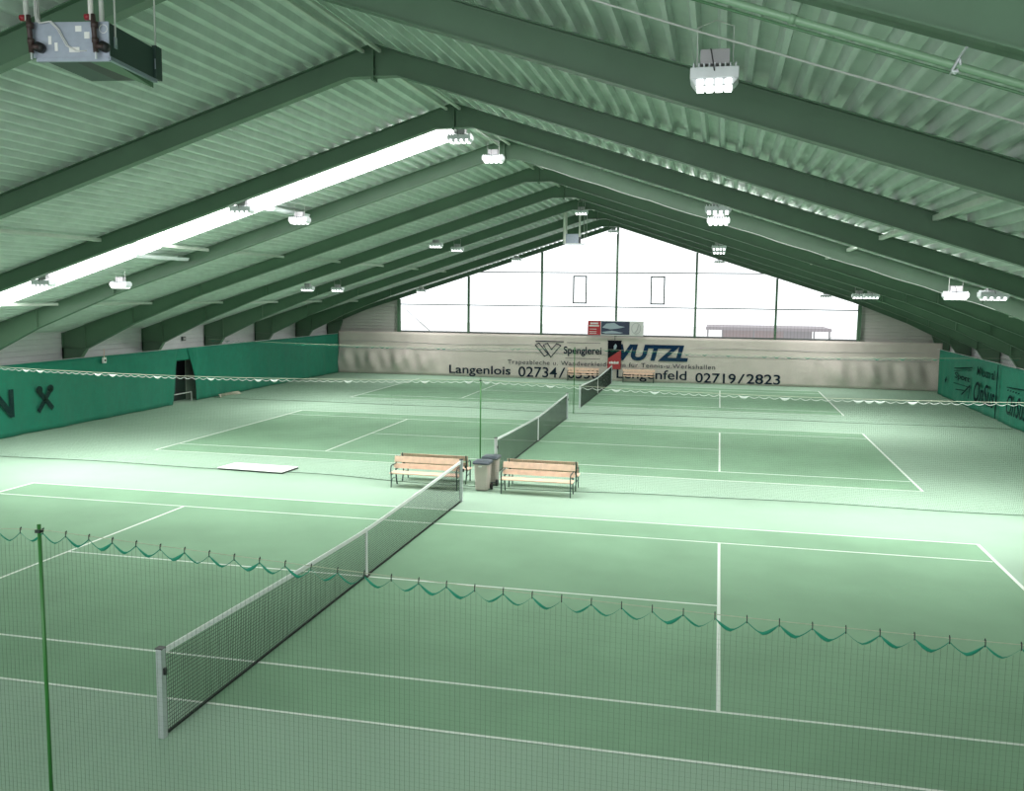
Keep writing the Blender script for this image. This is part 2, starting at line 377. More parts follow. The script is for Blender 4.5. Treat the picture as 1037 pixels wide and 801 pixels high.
# ---- divider nets hung between the courts
def divider(y, label, tape_mat, hooks, xs=(-18.1, 18.1), pole_h=3.0, rope_r=.0055, widet=.06, hem=.45, string=.0014, hs=.0005, rs=.30):
    t = thing('divider_net', label, 'divider net', (0, y, 0))
    def ropez(x):
        u = abs(x)/18.1; return pole_h-rs*math.sin(math.pi*min(1, u*1.0))-.02
    rnd = random.Random(int(y*7)+3)
    SPH = .25
    far = tape_mat is not M['tape'] or y > 20
    def swag(u): return .03+(.05*math.sin(math.pi*u) if far else .085*(1-abs(2*u-1)**1.5))
    def topz(x): return ropez(x)-swag(((x-xs[0]-.14)/SPH) % 1.0)-.01
    def hemy(x): return hem*(1-math.exp(-((x-.2)/3.6)**4))*(.85+.15*math.sin(x*.9)) if hem else 0
    p = MB().cyl((0, 0, 0), (0, 0, pole_h+.03), .018, 12).build('pole', M['pole'], t, True)
    MB().cyl((0, 0, 0), (0, 0, .02), .045, 16).build('pole_foot', M['pole'], p)
    MB().box((-.025, -.03, pole_h-.05), (.025, .03, pole_h-.02)).build('rope_clamp', M['hook'], p)
    xx = [xs[0]+(xs[1]-xs[0])*k/72 for k in range(73)]
    MB().tube([(x, 0, ropez(x)) for x in xx], rope_r, 6).build('rope', M['rope'], t)
    net = MB(); h = string/2; sp = .046
    n = int((xs[1]-xs[0])/sp)
    for k in range(n+1):
        x = xs[0]+k*sp; hy = hemy(x)
        zs = [(0, topz(x)), (0, .75), (hy*.35, .25), (hy, .012)]
        for (ya, za), (yb, zb) in zip(zs, zs[1:]):
            net.prism([(x-h, ya-h, za), (x+h, ya-h, za), (x+h, ya+h, za), (x-h, ya+h, za)], (0, yb-ya, zb-za))
    g = hs/2
    if hs:
        for j in range(1, 60):
            f = j/60
            for k in range(72):
                def pt(x):
                    z = .012+(ropez(x)-.13)*f; hy = hemy(x)
                    return (0 if z > .75 else hy*.35*(.75-z)/.5 if z > .25 else hy*(.35+.65*(.25-z)/.238)), z
                (ya, za), (yb, zb) = pt(xx[k]), pt(xx[k+1])
                net.prism([(xx[k], ya-g, za-g), (xx[k], ya+g, za-g), (xx[k], ya+g, za+g), (xx[k], ya-g, za+g)], (xx[k+1]-xx[k], yb-ya, zb-za))
    net.build('netting', M['greennet'], t)
    MB().tube([(x, hemy(x), .014) for x in xx], .008, 6).build('hem_cord', M['greennet'], t)
    # scalloped edge tape: twists between broad side and edge
    tp = MB(); n = int((xs[1]-xs[0])/SPH)
    for k in range(n):
        xa = xs[0]+.14+k*SPH; c = rnd.random(); wide = .034 if c < .6 else .02
        if tape_mat is M['tapew']: wide = widet if c < .17 else .010
        rows = []
        for j in range(9):
            u = j/8; x = xa+u*SPH; zc = ropez(x)-swag(u)
            uu = u if (k*7+int(y)) % 3 else 1-u
            w = .006+wide*(math.sin(math.pi*min(1, uu*1.5)) if uu < .66 else .12)
            tw = 1.2*uu if c > .5 else .3
            if far: w = .008+(widet if c < .17 else .006)*math.sin(math.pi*u); tw = .2
            dz, dy = w*math.cos(tw), w*math.sin(tw)
            rows.append(((x, -.004-dy/2, zc+dz/2), (x, -.004+dy/2, zc-dz/2), (x, .0+dy/2, zc-dz/2), (x, 0-dy/2, zc+dz/2)))
        i = len(tp.v)
        for r_ in rows: tp.v += r_
        for j in range(8):
            for q in range(4): tp.f.append((i+j*4+q, i+j*4+(q+1) % 4, i+j*4+4+(q+1) % 4, i+j*4+4+q))
        tp.f.append((i+3, i+2, i+1, i)); tp.f.append((i+32, i+33, i+34, i+35))
    tp.build('edge_tape', tape_mat, t, True)
    if hooks:
        m0 = None
        for k in range(n):
            x = xs[0]+.14+k*SPH
            if x < hooks[0] or x > hooks[1]: continue
            if m0 is None:
                m0 = MB().tube([(0, 0, -.045), (0, -.004, -.02), (0, 0, .012), (0, .010, .018), (0, .010, -.01)], .0045, 5).build('hook', M['hook'], t); o = m0
            else: o = m0.copy(); COL.objects.link(o)
            o.location = (x, 0, ropez(x))
    return t
divider(-8.24, 'see-through green divider net nearest the camera, green tape and dark hooks along its top', M['tape'], (-1.3, 9.6), rope_r=.0032)
divider(8.27, 'divider net strung between the wooden benches, pole rising behind the bins', M['tapew'], None, pole_h=2.97, string=.0017, hs=.0017, rs=.17)
divider(24.72, 'farthest divider net, between the middle court and the farthest court', M['tape'], None, widet=.03, pole_h=2.95, string=.0017, hs=.0017, rs=.14)

# ================================================================== STEEL FRAMES
def web(pts_top, pts_bot, b, th=.012, fw=.20, ft=.016, flanges=(True, True)):
    n = len(pts_top)
    for k in range(n-1):
        (x0, z0), (x1, z1) = pts_top[k], pts_top[k+1]; (u0, w0), (u1, w1) = pts_bot[k], pts_bot[k+1]
        b.prism([(x0, -th/2, z0), (x1, -th/2, z1), (u1, -th/2, w1), (u0, -th/2, w0)], (0, th, 0))
        if flanges[0]: b.prism([(x0, -fw/2, z0), (x1, -fw/2, z1), (x1, -fw/2, z1-ft), (x0, -fw/2, z0-ft)], (0, fw, 0))
        if flanges[1]: b.prism([(u0, -fw/2, w0), (u1, -fw/2, w1), (u1, -fw/2, w1+ft), (u0, -fw/2, w0+ft)], (0, fw, 0))
KNEE = 18.12
def frame_mesh_parts(t, gable=False):
    for s in (-1, 1):
        b = MB()
        d = .27 if gable else .43
        if gable: xs_ = [0, 16.5, KNEE]; bots = [zr(0)-d, zr(16.5)-d, zr(KNEE)-d-.15]
        else: xs_ = [0, .46, 13.0, 15.96, KNEE]; bots = [9.12, zr(.46)-d, zr(13)-d, 3.96, 2.92]
        web([(s*x, zr(x)) for x in xs_], [(s*x, z) for x, z in zip(xs_, bots)], b)
        r = b.build('rafter', M['steel'], t)
        if not gable:
            for xx, zb in ((13.0, zr(13)-d), (15.96, 3.96)):
                MB().box((s*xx-.01, -.095, zb+.01), (s*xx+.01, .095, zr(xx)-.02)).build('stiffener', M['steel'], r)
        c = MB()
        inner = [(s*18.80, .0), (s*18.42, 2.5), (s*KNEE, 2.92 if not gable else zr(KNEE)-.5)]
        outer = [(s*(HW-.03), .0), (s*(HW-.03), 2.5), (s*(HW-.03), 3.0 if not gable else 3.1)]
        web(inner, outer, c)
        zi = inner[-1][1]; zo = outer[-1][1]
        c.prism([(s*KNEE, -.006, zi), (s*(HW-.03), -.006, zo), (s*(HW-.03), -.006, zr(HW)), (s*KNEE, -.006, zr(KNEE))], (0, .012, 0))
        c.box((min(s*(HW-.046), s*(HW-.03)), -.1, zo), (max(s*(HW-.046), s*(HW-.03)), .1, zr(HW)))
        c.box((min(s*KNEE, s*KNEE+s*.016), -.1, zi), (max(s*KNEE, s*KNEE+s*.016), .1, zr(KNEE)))
        c.prism([(s*KNEE, -.1, zi), (s*(HW-.03), -.1, zo), (s*(HW-.03), -.1, zo-.016), (s*KNEE, -.1, zi-.016)], (0, .2, 0))
        col = c.build('column', M['steel'], t)
        MB().box((min(s*18.7, s*19.17), -.13, 0), (max(s*18.7, s*19.17), .13, .02)).build('base_plate', M['steel'], col)
    if not gable:
        p = MB().box((-.022, -.11, 9.06), (.022, .11, 9.70)).build('ridge_plate', M['steel'], t)
        bo = MB()
        for z in (9.14, 9.25, 9.5, 9.6):
            for yy in (-.06, .06): bo.cyl((-.045, yy, z), (.045, yy, z), .014, 6)
        bo.build('bolts', M['steel'], p)
FY = [-9.28, -4.63, .52, 5.66, 10.81, 15.95, 21.10, 26.25, 31.4, 36.5]
FL = ['green steel portal frame overhead, its beam filling the top right corner',
      'green portal frame right behind the silver heater, its beam crossing the whole view',
      'first green portal frame whose ridge joint can be seen',
      'green portal frame just in front of the bright skylight strip',
      'green portal frame just behind the skylight strip, lit by the lamps',
      'second green portal frame beyond the skylight strip',
      'third green portal frame beyond the skylight strip',
      'green portal frame just in front of the distant hanging heater',
      'green portal frame just beyond the distant hanging heater',
      'green portal frame last before the far gable window']
f0 = thing('portal_frame', FL[0], 'portal frame', (0, FY[0], 0)); frame_mesh_parts(f0)
for yv, lb in list(zip(FY, FL))[1:]: dup(f0, (0, yv, 0), lb)
fg = thing('portal_frame', 'green gable steelwork standing in front of the far window, with seven posts', 'portal frame', (0, 41.12, 0)); frame_mesh_parts(fg, True)
# gable posts
PXS = [-14.15, -9.45, -4.70, 0, 4.80, 9.5, 14.2]
for px in PXS:
    zt = zr(px)-.28; g = MB(); g.box((px-.006, -.08, 0), (px+.006, .08, zt)); w = .20 if abs(px) > 14 else .13
    g.box((px-w/2, -.08, 0), (px+w/2, -.068, zt)); g.box((px-w/2, .068, 0), (px+w/2, .08, zt)); g = g.build('post', M['steel'], fg)
    MB().box((px-w/2-.01, -.1, 0), (px+w/2+.01, .1, .02)).build('base_plate', M['steel'], g)
for (xa, za, xb, zb, lb) in ((-13.9, 4.45, -11.8, 2.7, 'thin diagonal brace rod at the left corner of the far window'), (12.0, 2.45, 12.7, 2.98, 'short dark diagonal rod below the right end of the far window')):
    tag(MB().tube([(xa, 40.98, za), (xb, 40.98, zb)], .022, 6).build('brace_rod', M['framedark']), lb, 'rod')

# struts between the frames
def strut(name_x, y0, y1, label, w=.09, dz=.0):
    x = name_x; z = zr(x)-.10-dz
    return tag(MB().box((x-w/2, y0, z-w/2), (x+w/2, y1, z+w/2)).build('roof_strut', M['strut'], bevel=.01), label, 'strut', 'roof struts between the frames')
bays = list(zip(FY, FY[1:]))
bn = ['in the nearest roof bay', 'in the bay behind the silver heater', 'just before the skylight', 'in the skylight bay', 'just behind the skylight bay',
      'two bays behind the skylight', 'three bays behind the skylight', 'in the distant heater\'s bay', 'in the bay before the far window']
for (a, b_), nm in zip(bays, bn):
    for x, side in ((-15.1, 'low on the left slope'), (-9.55, 'halfway up the left slope'), (9.55, 'halfway up the right slope'), (15.1, 'low on the right slope')):
        strut(x, a+.11, b_-.11, 'pale square strut %s %s' % (side, nm))
    for x, sd in ((-.16, 'left'), (.16, 'right')):
        strut(x, a+.12, b_-.12, 'pale strut on the %s of the ridge %s' % (sd, nm), .06)

for (xt, ya, yb, lb) in ((-10.35, 8.0, 10.68, 'wide pale tray under the skylight, lower of the two'), (-6.2, 8.4, 10.68, 'wide pale tray under the skylight, upper of the two')):
    tag(MB().prism([(xt-.17, ya, zr(xt)-.10), (xt+.17, ya, zr(xt)-.10), (xt+.11, ya, zr(xt)-.19), (xt-.11, ya, zr(xt)-.19)], (0, yb-ya, 0)).build('cable_tray', M['lampbody']), lb, 'tray')
# ================================================================== CURTAINS & BANNER
def cloth_wall(name, m, axis, pos, a0, a1, z0, z1, amp, freq, parent=None, sgn=1, seed=1, na=None, nz=14, edge=None, thick=.008):
    """hanging cloth with folds; axis 'x': in the yz plane"""
    rnd = random.Random(seed); ph = [rnd.uniform(0, 6.28) for _ in range(5)]
    na = na or max(8, int(abs(a1-a0)*6)); b = MB()
    for layer in (0, thick):
        for j in range(nz+1):
            v = j/nz
            for i in range(na+1):
                a = a0+(a1-a0)*i/na
                if edge: a += edge(v, i/na)
                z = z0+(z1-z0)*v
                d = amp*(1-v)**.7*(math.sin(a*freq+ph[0])+.5*math.sin(a*freq*2.3+ph[1]+v*1.5)+.35*math.sin(a*freq*.37+ph[2]))
                d += .35*amp*math.sin(a*freq*.7+z*2.1+ph[3])
                d = pos+sgn*(d-layer)
                b.v.append((d, a, z) if axis == 'x' else (a, d, z))
    n = (na+1)*(nz+1)
    for j in range(nz):
        for i in range(na):
            k = j*(na+1)+i; b.f.append((k, k+1, k+na+2, k+na+1)); b.f.append((n+k, n+k+na+1, n+k+na+2, n+k+1))
    ring = [i for i in range(na+1)]+[(j+1)*(na+1)-1 for j in range(1, nz+1)]+[nz*(na+1)+i for i in range(na-1, -1, -1)]+[j*(na+1) for j in range(nz-1, 0, -1)]
    for k in range(len(ring)):
        p, q = ring[k], ring[(k+1) % len(ring)]; b.f.append((q, p, n+p, n+q))
    return b.build(name, m, parent, True)
CZ = 2.58
cl = thing('side_curtain', 'long emerald green backdrop curtain along the left wall', 'curtain', (0, 0, 0))
cloth_wall('curtain_cloth', M['curtain'], 'x', -18.22, Y0+2.5, 22.0, .02, CZ, .04, 2.2, cl, 1, 3, edge=lambda v, u: (.5*(v-.35) if u > .995 else 0))
cloth_wall('curtain_cloth', M['curtain'], 'x', -18.25, 23.8, 40.75, .02, CZ, .05, 2.6, cl, 1, 5, edge=lambda v, u: (-.9*max(0, v-.2)**1.2 if u < .005 else 0))
cloth_wall('curtain_cloth', M['curtain'], 'x', -18.25, 21.95, 24.0, 2.02, CZ, .02, 2.2, cl, 1, 6, na=24, nz=6)
MB().tube([(-18.27, Y0+2.5, CZ+.01), (-18.27, 40.75, CZ+.01)], .012, 6).build('curtain_wire', M['cable'], cl)
text('lettering', 'N', 11.05, 12.0, .72, 1.72, -18.12, M['curtain_text'], cl, bold=.035, axis='Y', flip=1)
# crossed-racket mark
mk = MB()
def stroke(b, y0, z0, y1, z1, w, x=-18.13):
    d = Vector((0, y1-y0, z1-z0)).normalized(); nrm = Vector((0, -d.z, d.y))*w/2
    b.prism([Vector((x, y0, z0))+nrm, Vector((x, y1, z1))+nrm, Vector((x, y1, z1))-nrm, Vector((x, y0, z0))-nrm], (.006, 0, 0))
stroke(mk, 13.22, 1.55, 13.95, .80, .19); stroke(mk, 13.92, 1.6, 13.2, .76, .19)
for cyy in (13.28, 13.86):
    pts = [(-18.13, cyy+.17*math.cos(a), 1.56+.15*math.sin(a)) for a in [2*math.pi*k/16 for k in range(16)]]
    mk.prism(pts, (.006, 0, 0))
mk.build('crossed_mark', M['curtain_text'], cl)
# doorway behind the gap
dr = struct(MB().box((-HW+.0, 23.2, 0), (-HW+.06, 25.7, 2.35)).build('door_1', M['door']))
MB().box((-HW+.06, 25.5, .95), (-HW+.10, 25.55, 1.1)).build('door_handle', M['alu'], dr)
tag(MB().box((-18.75, 23.7, .02), (-18.72, 24.95, 2.3)).build('plastic_sheet', M['doorplastic'], bevel=.004), 'grey translucent sheet hanging in the opening of the left curtain', 'sheet')
rl = thing('low_rail', 'pale low rail across the opening in the left green curtain', 'rail', (-18.5, 22.2, 0))
MB().cyl((0, 0, .42), (0, 1.6, .42), .022, 8).build('bar', M['cable'], rl)
for yy in (0, 1.6): MB().cyl((0, yy, 0), (0, yy, .42), .02, 8).build('leg', M['cable'], rl)
tag(cloth_wall('folded_cloth', M['beige'], 'x', -17.9, 25.2, 27.1, .01, .16, .12, 3.2, None, 1, 11, na=30, nz=6), 'crumpled beige cloth lying at the foot of the left curtain', 'cloth')

cr = thing('side_curtain', 'emerald green backdrop curtain with dark printed adverts along the right wall', 'curtain', (0, 0, 0))
cloth_wall('curtain_cloth', M['curtain'], 'x', 18.22, Y0+2.5, 27.7, .02, CZ-.12, .03, 2.2, cr, -1, 13)
cloth_wall('curtain_cloth', M['curtain'], 'x', 18.25, 27.74, 39.2, .02, CZ-.10, .03, 2.4, cr, -1, 15)
MB().tube([(18.27, Y0+2.5, CZ-.09), (18.27, 39.9, CZ-.09)], .012, 6).build('curtain_wire', M['cable'], cr)
MB().box((18.1, 27.66, .1), (18.12, 27.74, 2.45)).build('seam', M['curtain_text'], cr)
XR = 18.13
ad = MB()
stroke(ad, 35.3, 1.75, 31.9, 2.02, .05, XR); stroke(ad, 35.3, 1.62, 32.0, 1.9, .03, XR); stroke(ad, 35.3, 1.0, 32.2, 1.05, .03, XR)
stroke(ad, 33.6, .55, 32.1, 1.15, .09, XR); stroke(ad, 32.1, 1.15, 32.3, .5, .09, XR); stroke(ad, 34.8, .7, 33.2, .8, .05, XR)
stroke(ad, 37.1, .9, 36.8, 1.1, .2, XR)
ad.build('logo_print', M['curtain_text'], cr); ad = MB()
for k in range(5): stroke(ad, 26.2-.35*k, 1.5, 26.0-.35*k, 1.53, .05, XR-.02)
stroke(ad, 26.3, 1.62, 24.0, 1.72, .04, XR-.02)
ad.build('logo_print', M['curtain_text'], cr)
text('lettering', 'Sport', 35.1, 32.2, 1.18, 1.58, XR, M['curtain_text'], cr, bold=.01, axis='Y', flip=-1)
text('lettering', 'M uxm al', 31.0, 28.2, 1.74, 2.16, XR, M['curtain_text'], cr, bold=.01, axis='Y', flip=-1)
text('lettering', 'OnSus', 31.4, 28.0, .5, 1.45, XR, M['curtain_text'], cr, bold=.01, shear=.3, axis='Y', flip=-1)
text('lettering', 'OnSus', 26.2, 23.6, .5, 1.35, XR-.02, M['curtain_text'], cr, bold=.01, shear=.3, axis='Y', flip=-1)

# banner on the far gable
bn_ = thing('wall_banner', 'long grey tarpaulin banner with navy lettering across the far wall', 'banner', (0, 0, 0))
YB = 40.93
def banner_cloth():
    b = MB(); na, nz = 420, 16; x0, x1 = -18.3, 18.75; ztop, zs = 2.76, 1.66
    for layer in (0, .01):
        for j in range(nz+1):
            z = .015+(ztop-.015)*j/nz
            for i in range(na+1):
                x = x0+(x1-x0)*i/na
                e = max(0, (abs(x-.2)-10.3)/3.5); e = min(1, e)
                low = 1 if z < zs else 0
                v = max(0, (zs-z)/zs)
                d = e*low*(.15*math.sin(math.pi*min(1, v*1.1))*(1+math.sin(x*3.1+v*2.4*(1 if x < 0 else -1))*.9+.4*math.sin(x*7.3-v*3))+.05*v)
                d += (.012 if z < zs else 0)+.004*math.sin(x*2+z*3)
                b.v.append((x, YB-d+layer, z))
    n = (na+1)*(nz+1)
    for j in range(nz):
        for i in range(na):
            k = j*(na+1)+i; b.f.append((k, k+1, k+na+2, k+na+1)); b.f.append((n+k, n+k+na+1, n+k+na+2, n+k+1))
    ring = [i for i in range(na+1)]+[(j+1)*(na+1)-1 for j in range(1, nz+1)]+[nz*(na+1)+i for i in range(na-1, -1, -1)]+[j*(na+1) for j in range(nz-1, 0, -1)]
    for k in range(len(ring)):
        p, q = ring[k], ring[(k+1) % len(ring)]; b.f.append((q, p, n+p, n+q))
    return b.build('tarpaulin', M['tarp'], bn_, True)
banner_cloth()
MB().tube([(-18.2+.35*k, YB-.03, 1.665+(.012 if k % 3 else -.02)) for k in range(105)], .012, 5).build('lacing_cord', M['s_grey'], bn_)
MB().tube([(-18.2+.35*k, YB-.03, 2.10+.05*math.sin(k*.21)) for k in range(38)], .010, 5).build('lacing_cord', M['s_grey'], bn_)
MB().tube([(4.9+.35*k, YB-.03, 2.14+.03*math.sin(k*.21)) for k in range(38)], .010, 5).build('lacing_cord', M['s_grey'], bn_)
YT = YB-.045
ink = M['ink']
text('lettering', 'Langenlois', -10.66, -6.60, -.06+.07, .72, YT, ink, bn_, bold=.012)
text('lettering', '02734', -6.09, -3.60, .08, .74, YT, ink, bn_, bold=.008)
text('lettering', '/', -3.50, -3.08, .08, .74, YT, ink, bn_)
text('lettering', '6530', -2.92, -.98, .08, .74, YT, ink, bn_, bold=.008)
text('lettering', 'Lengenfeld', .14, 4.40, .01, .76, YT, ink, bn_, bold=.008)
text('lettering', '02719', 4.93, 7.32, .06, .66, YT, ink, bn_, bold=.012)
text('lettering', '/', 7.42, 7.84, .08, .66, YT, ink, bn_)
text('lettering', '2823', 7.94, 9.90, .08, .68, YT, ink, bn_, bold=.012)
text('lettering', 'Trapezbleche u. Wandverkleidungen für Tennis-u.Werkshallen', -6.80, 6.08, .80, 1.16, YT, ink, bn_, bold=0, space=1.12)
text('lettering', 'Spenglerei', -3.21, -.83, 1.48, 2.08, YT, ink, bn_, bold=.02)
text('lettering', 'WUTZL', -.45, 4.46, 1.30, 2.30, YT, M['ink2'], bn_, bold=.045, shear=.22)
ln = MB(); ln.box((-5.0, YT, 2.33), (-3.2, YT+.006, 2.39)); ln.box((-3.0, YT, 2.30), (-.9, YT+.006, 2.325)); ln.box((-3.1, YT, 1.33), (-.9, YT+.006, 1.355))
ln.build('ruled_lines', ink, bn_)
def outline(b, pts, w=.055):
    for k in range(len(pts)):
        p, q = Vector((pts[k][0], YT, pts[k][1])), Vector((pts[(k+1) % len(pts)][0], YT, pts[(k+1) % len(pts)][1]))
        d = (q-p).normalized(); nrm = Vector((-d.z, 0, d.x))*w/2; p = p-d*w/2; q = q+d*w/2
        b.prism([p+nrm, q+nrm, q-nrm, p-nrm], (0, .006, 0))
lg = MB()
outline(lg, [(-5.02, 2.12), (-4.78, 2.24), (-4.18, 1.55), (-4.42, 1.42)])
outline(lg, [(-4.50, 2.12), (-4.24, 2.24), (-3.98, 1.86), (-3.66, 2.24), (-3.40, 2.12), (-4.02, 1.38)])
lg.build('letter_mark', ink, bn_)

# sign board and poster
sg = thing('sign_board', 'long sign board with red field, dark car picture and white end, below the far window', 'sign', (0, 40.78, 0))
MB().box((-1.70, 0, 2.82), (1.73, .03, 3.72)).build('board', M['s_white'], sg)
MB().box((-1.69, -.006, 2.84), (-.90, 0, 3.70)).build('red_field', M['p_red'], sg)
rb = MB(); rb.box((-1.55, -.01, 3.50), (-1.05, -.006, 3.60)); rb.box((-1.62, -.01, 3.36), (-1.0, -.006, 3.44))
for z in (3.18, 3.02, 2.92): rb.box((-1.60, -.01, z), (-1.15, -.006, z+.035))
rb.build('print_lines', M['s_white'], sg)
MB().box((-.87, -.006, 2.88), (.88, 0, 3.68)).build('picture', M['s_blue'], sg)
pc = MB(); pc.prism([(-.80, -.008, 3.30), (-.55, -.008, 3.55), (-.05, -.008, 3.60), (.25, -.008, 3.42), (.6, -.008, 3.36), (.2, -.008, 3.26), (-.3, -.008, 3.2)], (0, .002, 0))
pc.prism([(-.85, -.008, 3.02), (-.2, -.008, 3.12), (.5, -.008, 3.0), (.3, -.008, 2.95), (-.6, -.008, 2.94)], (0, .002, 0))
pc.build('car_picture', M['s_sky'], sg)
em = MB()
rg = [(1.28+.27*math.cos(a), 3.28+.33*math.sin(a)) for a in [2*math.pi*k/20 for k in range(20)]]
for k in range(20):
    p, q = rg[k], rg[(k+1) % 20]; em.tube([(p[0], -.008, p[1]), (q[0], -.008, q[1])], .018, 4)
em.tube([(1.42, -.008, 3.5), (1.36, -.008, 3.2), (1.2, -.008, 3.02)], .025, 4); em.build('round_emblem', M['s_grey'], sg)
ps = thing('poster', 'black and red poster hanging on the far wall behind the last net post', 'poster', (0, 40.76, 0))
MB().box((-.42, 0, .74), (.40, .03, 2.49)).build('board', M['p_black'], ps)
MB().prism([(-.41, -.005, .75), (.39, -.005, .75), (.39, -.005, 1.95), (-.41, -.005, 1.40)], (0, .005, 0)).build('red_field', M['p_red'], ps)
pm = MB(); pm.prism([(-.05, -.012, 1.95), (.08, -.012, 2.0), (.14, -.012, 2.2), (.05, -.012, 2.32), (-.06, -.012, 2.18)], (0, .004, 0)); pm.build('figure_print', M['s_sky'], ps)
wl = MB()
for k in range(6): wl.box((-.32+.10*k, -.012, 1.08), (-.24+.10*k, -.006, 1.20+(.03 if k % 2 else 0)))
wl.build('white_word', M['white'], ps)
MB().box((-.45, -.004, 2.47), (.43, .034, 2.52)).build('top_rail', M['p_black'], ps)
MB().cyl((0, .015, 2.52), (0, .015, 2.80), .02, 6).build('hanger', M['framedark'], ps)

# ================================================================== BENCHES, BINS, BOARD
def make_bench(label):
    t = thing('park_bench', label, 'bench', (0, 0, 0))           # seat faces -y, front at y=0, length 1.85
    Lb = 1.85
    for sx in (0, Lb):
        f = MB()
        f.tube([(sx, .02, 0), (sx, .035, .18), (sx, .02, .34), (sx, .0, .50), (sx, .02, .575), (sx, .09, .605), (sx, .24, .595), (sx, .40, .60)], .016, 8)
        f.tube([(sx, .50, 0), (sx, .43, .20), (sx, .40, .38), (sx, .44, .60), (sx, .49, .80)], .018, 8)
        f.tube([(sx, .02, .355), (sx, .2, .345), (sx, .41, .35)], .015, 8)
        f.tube([(sx, .035, .18), (sx, .2, .24), (sx, .43, .20)], .010, 6)
        f.build('side_frame', M['iron'], t, True)
    for k in range(3):
        y0 = .015+k*.13; MB().box((-.05, y0, .372), (Lb+.05, y0+.115, .402)).build('seat_slat', M['wood'], t, bevel=.006)
    def backslat(z0, z1, y0, y1):
        MB().prism([(-.05, y0, z0), (-.05, y0+.028, z0), (-.05, y1+.028, z1), (-.05, y1, z1)], (Lb+.1, 0, 0)).build('backrest_slat', M['wood'], t, bevel=.005)
    backslat(.47, .60, .375, .405); backslat(.635, .79, .415, .455)
    for sx in (.03, Lb-.03):
        MB().box((sx-.02, .41, .44), (sx+.02, .44, .52)).build('bracket', M['iron'], t)
    return t
b0 = make_bench('wooden slatted bench right of the bins, facing the nearest court'); b0.location = (.76, 7.57, 0)
dup(b0, (2.61, 8.97, 0), 'wooden bench back to back behind the one right of the bins, facing the middle court', math.pi)
dup(b0, (-2.32, 7.57, 0), 'wooden slatted bench left of the bins, behind the end of the nearest net')
dup(b0, (-.47, 9.0, 0), 'wooden bench back to back behind the one left of the bins, facing the middle court', math.pi)
dup(b0, (-2.82, 40.1, 0), 'distant wooden bench in front of the banner, left of the poster')
dup(b0, (.60, 40.1, 0), 'distant wooden bench in front of the banner, right of the poster')

def make_bin(label):
    t = thing('wheeled_bin', label, 'bin', (0, 0, 0))
    b = MB(); n = 0
    def ring(w, d0, d1, z, r=.04):
        return [(-w/2+r, d0, z), (w/2-r, d0, z), (w/2, d0+r, z), (w/2, d1-r, z), (w/2-r, d1, z), (-w/2+r, d1, z), (-w/2, d1-r, z), (-w/2, d0+r, z)]
    rs = [ring(.34, .03, .34, .03), ring(.37, .015, .38, .35), ring(.40, 0, .42, .70), ring(.43, -.015, .435, .71), ring(.43, -.015, .435, .745)]
    for r in rs: b.v += r
    for k in range(len(rs)-1):
        for j in range(8): b.f.append((k*8+j, k*8+(j+1) % 8, k*8+8+(j+1) % 8, k*8+8+j))
    b.f.append(tuple(range(7, -1, -1))); b.f.append(tuple(range(32, 40)))
    b.build('body', M['bin'], t, bevel=.008)
    l = MB()
    ls = [ring(.47, -.05, .45, .735), ring(.48, -.055, .455, .77), ring(.44, -.02, .43, .81), ring(.30, .08, .36, .83)]
    for r in ls: l.v += r
    for k in range(len(ls)-1):
        for j in range(8): l.f.append((k*8+j, k*8+(j+1) % 8, k*8+8+(j+1) % 8, k*8+8+j))
    l.f.append(tuple(range(7, -1, -1))); l.f.append(tuple(range(24, 32)))
    lid = l.build('lid', M['lid'], t, bevel=.01)
    MB().tube([(-.18, .44, .76), (-.18, .47, .77), (.18, .47, .77), (.18, .44, .76)], .014, 8).build('handle', M['lid'], t, True)
    for sx in (-.2, .2): MB().cyl((sx-.025, .37, .09), (sx+.025, .37, .09), .09, 20).build('wheel', M['tyre'], t, True)
    MB().cyl((-.2, .37, .09), (.2, .37, .09), .012, 8).build('axle', M['iron'], t)
    MB().box((-.07, -.022, .66), (.02, -.003, .70)).build('label', M['sticker'], t)
    return t
bn1 = make_bin('grey wheeled bin with dark lid, the front one of two'); bn1.location = (.17, 7.72, 0)
dup(bn1, (.21, 8.92, 0), 'second grey wheeled bin, half hidden behind the front one', math.pi)

bd = thing('floor_board', 'white flat board lying on the floor left of the benches', 'board', (0, 0, 0))
P4 = [(-8.12, 8.54), (-5.97, 8.40), (-5.90, 9.33), (-8.02, 9.42)]
MB().prism([(x, y, .045) for x, y in P4], (0, 0, .02)).build('panel', M['mat_white'], bd, bevel=.004)
MB().prism([(x*.998, y+(.02 if y < 9 else -.02), .009) for x, y in P4], (0, 0, .036)).build('underside', M['mat_edge'], bd)

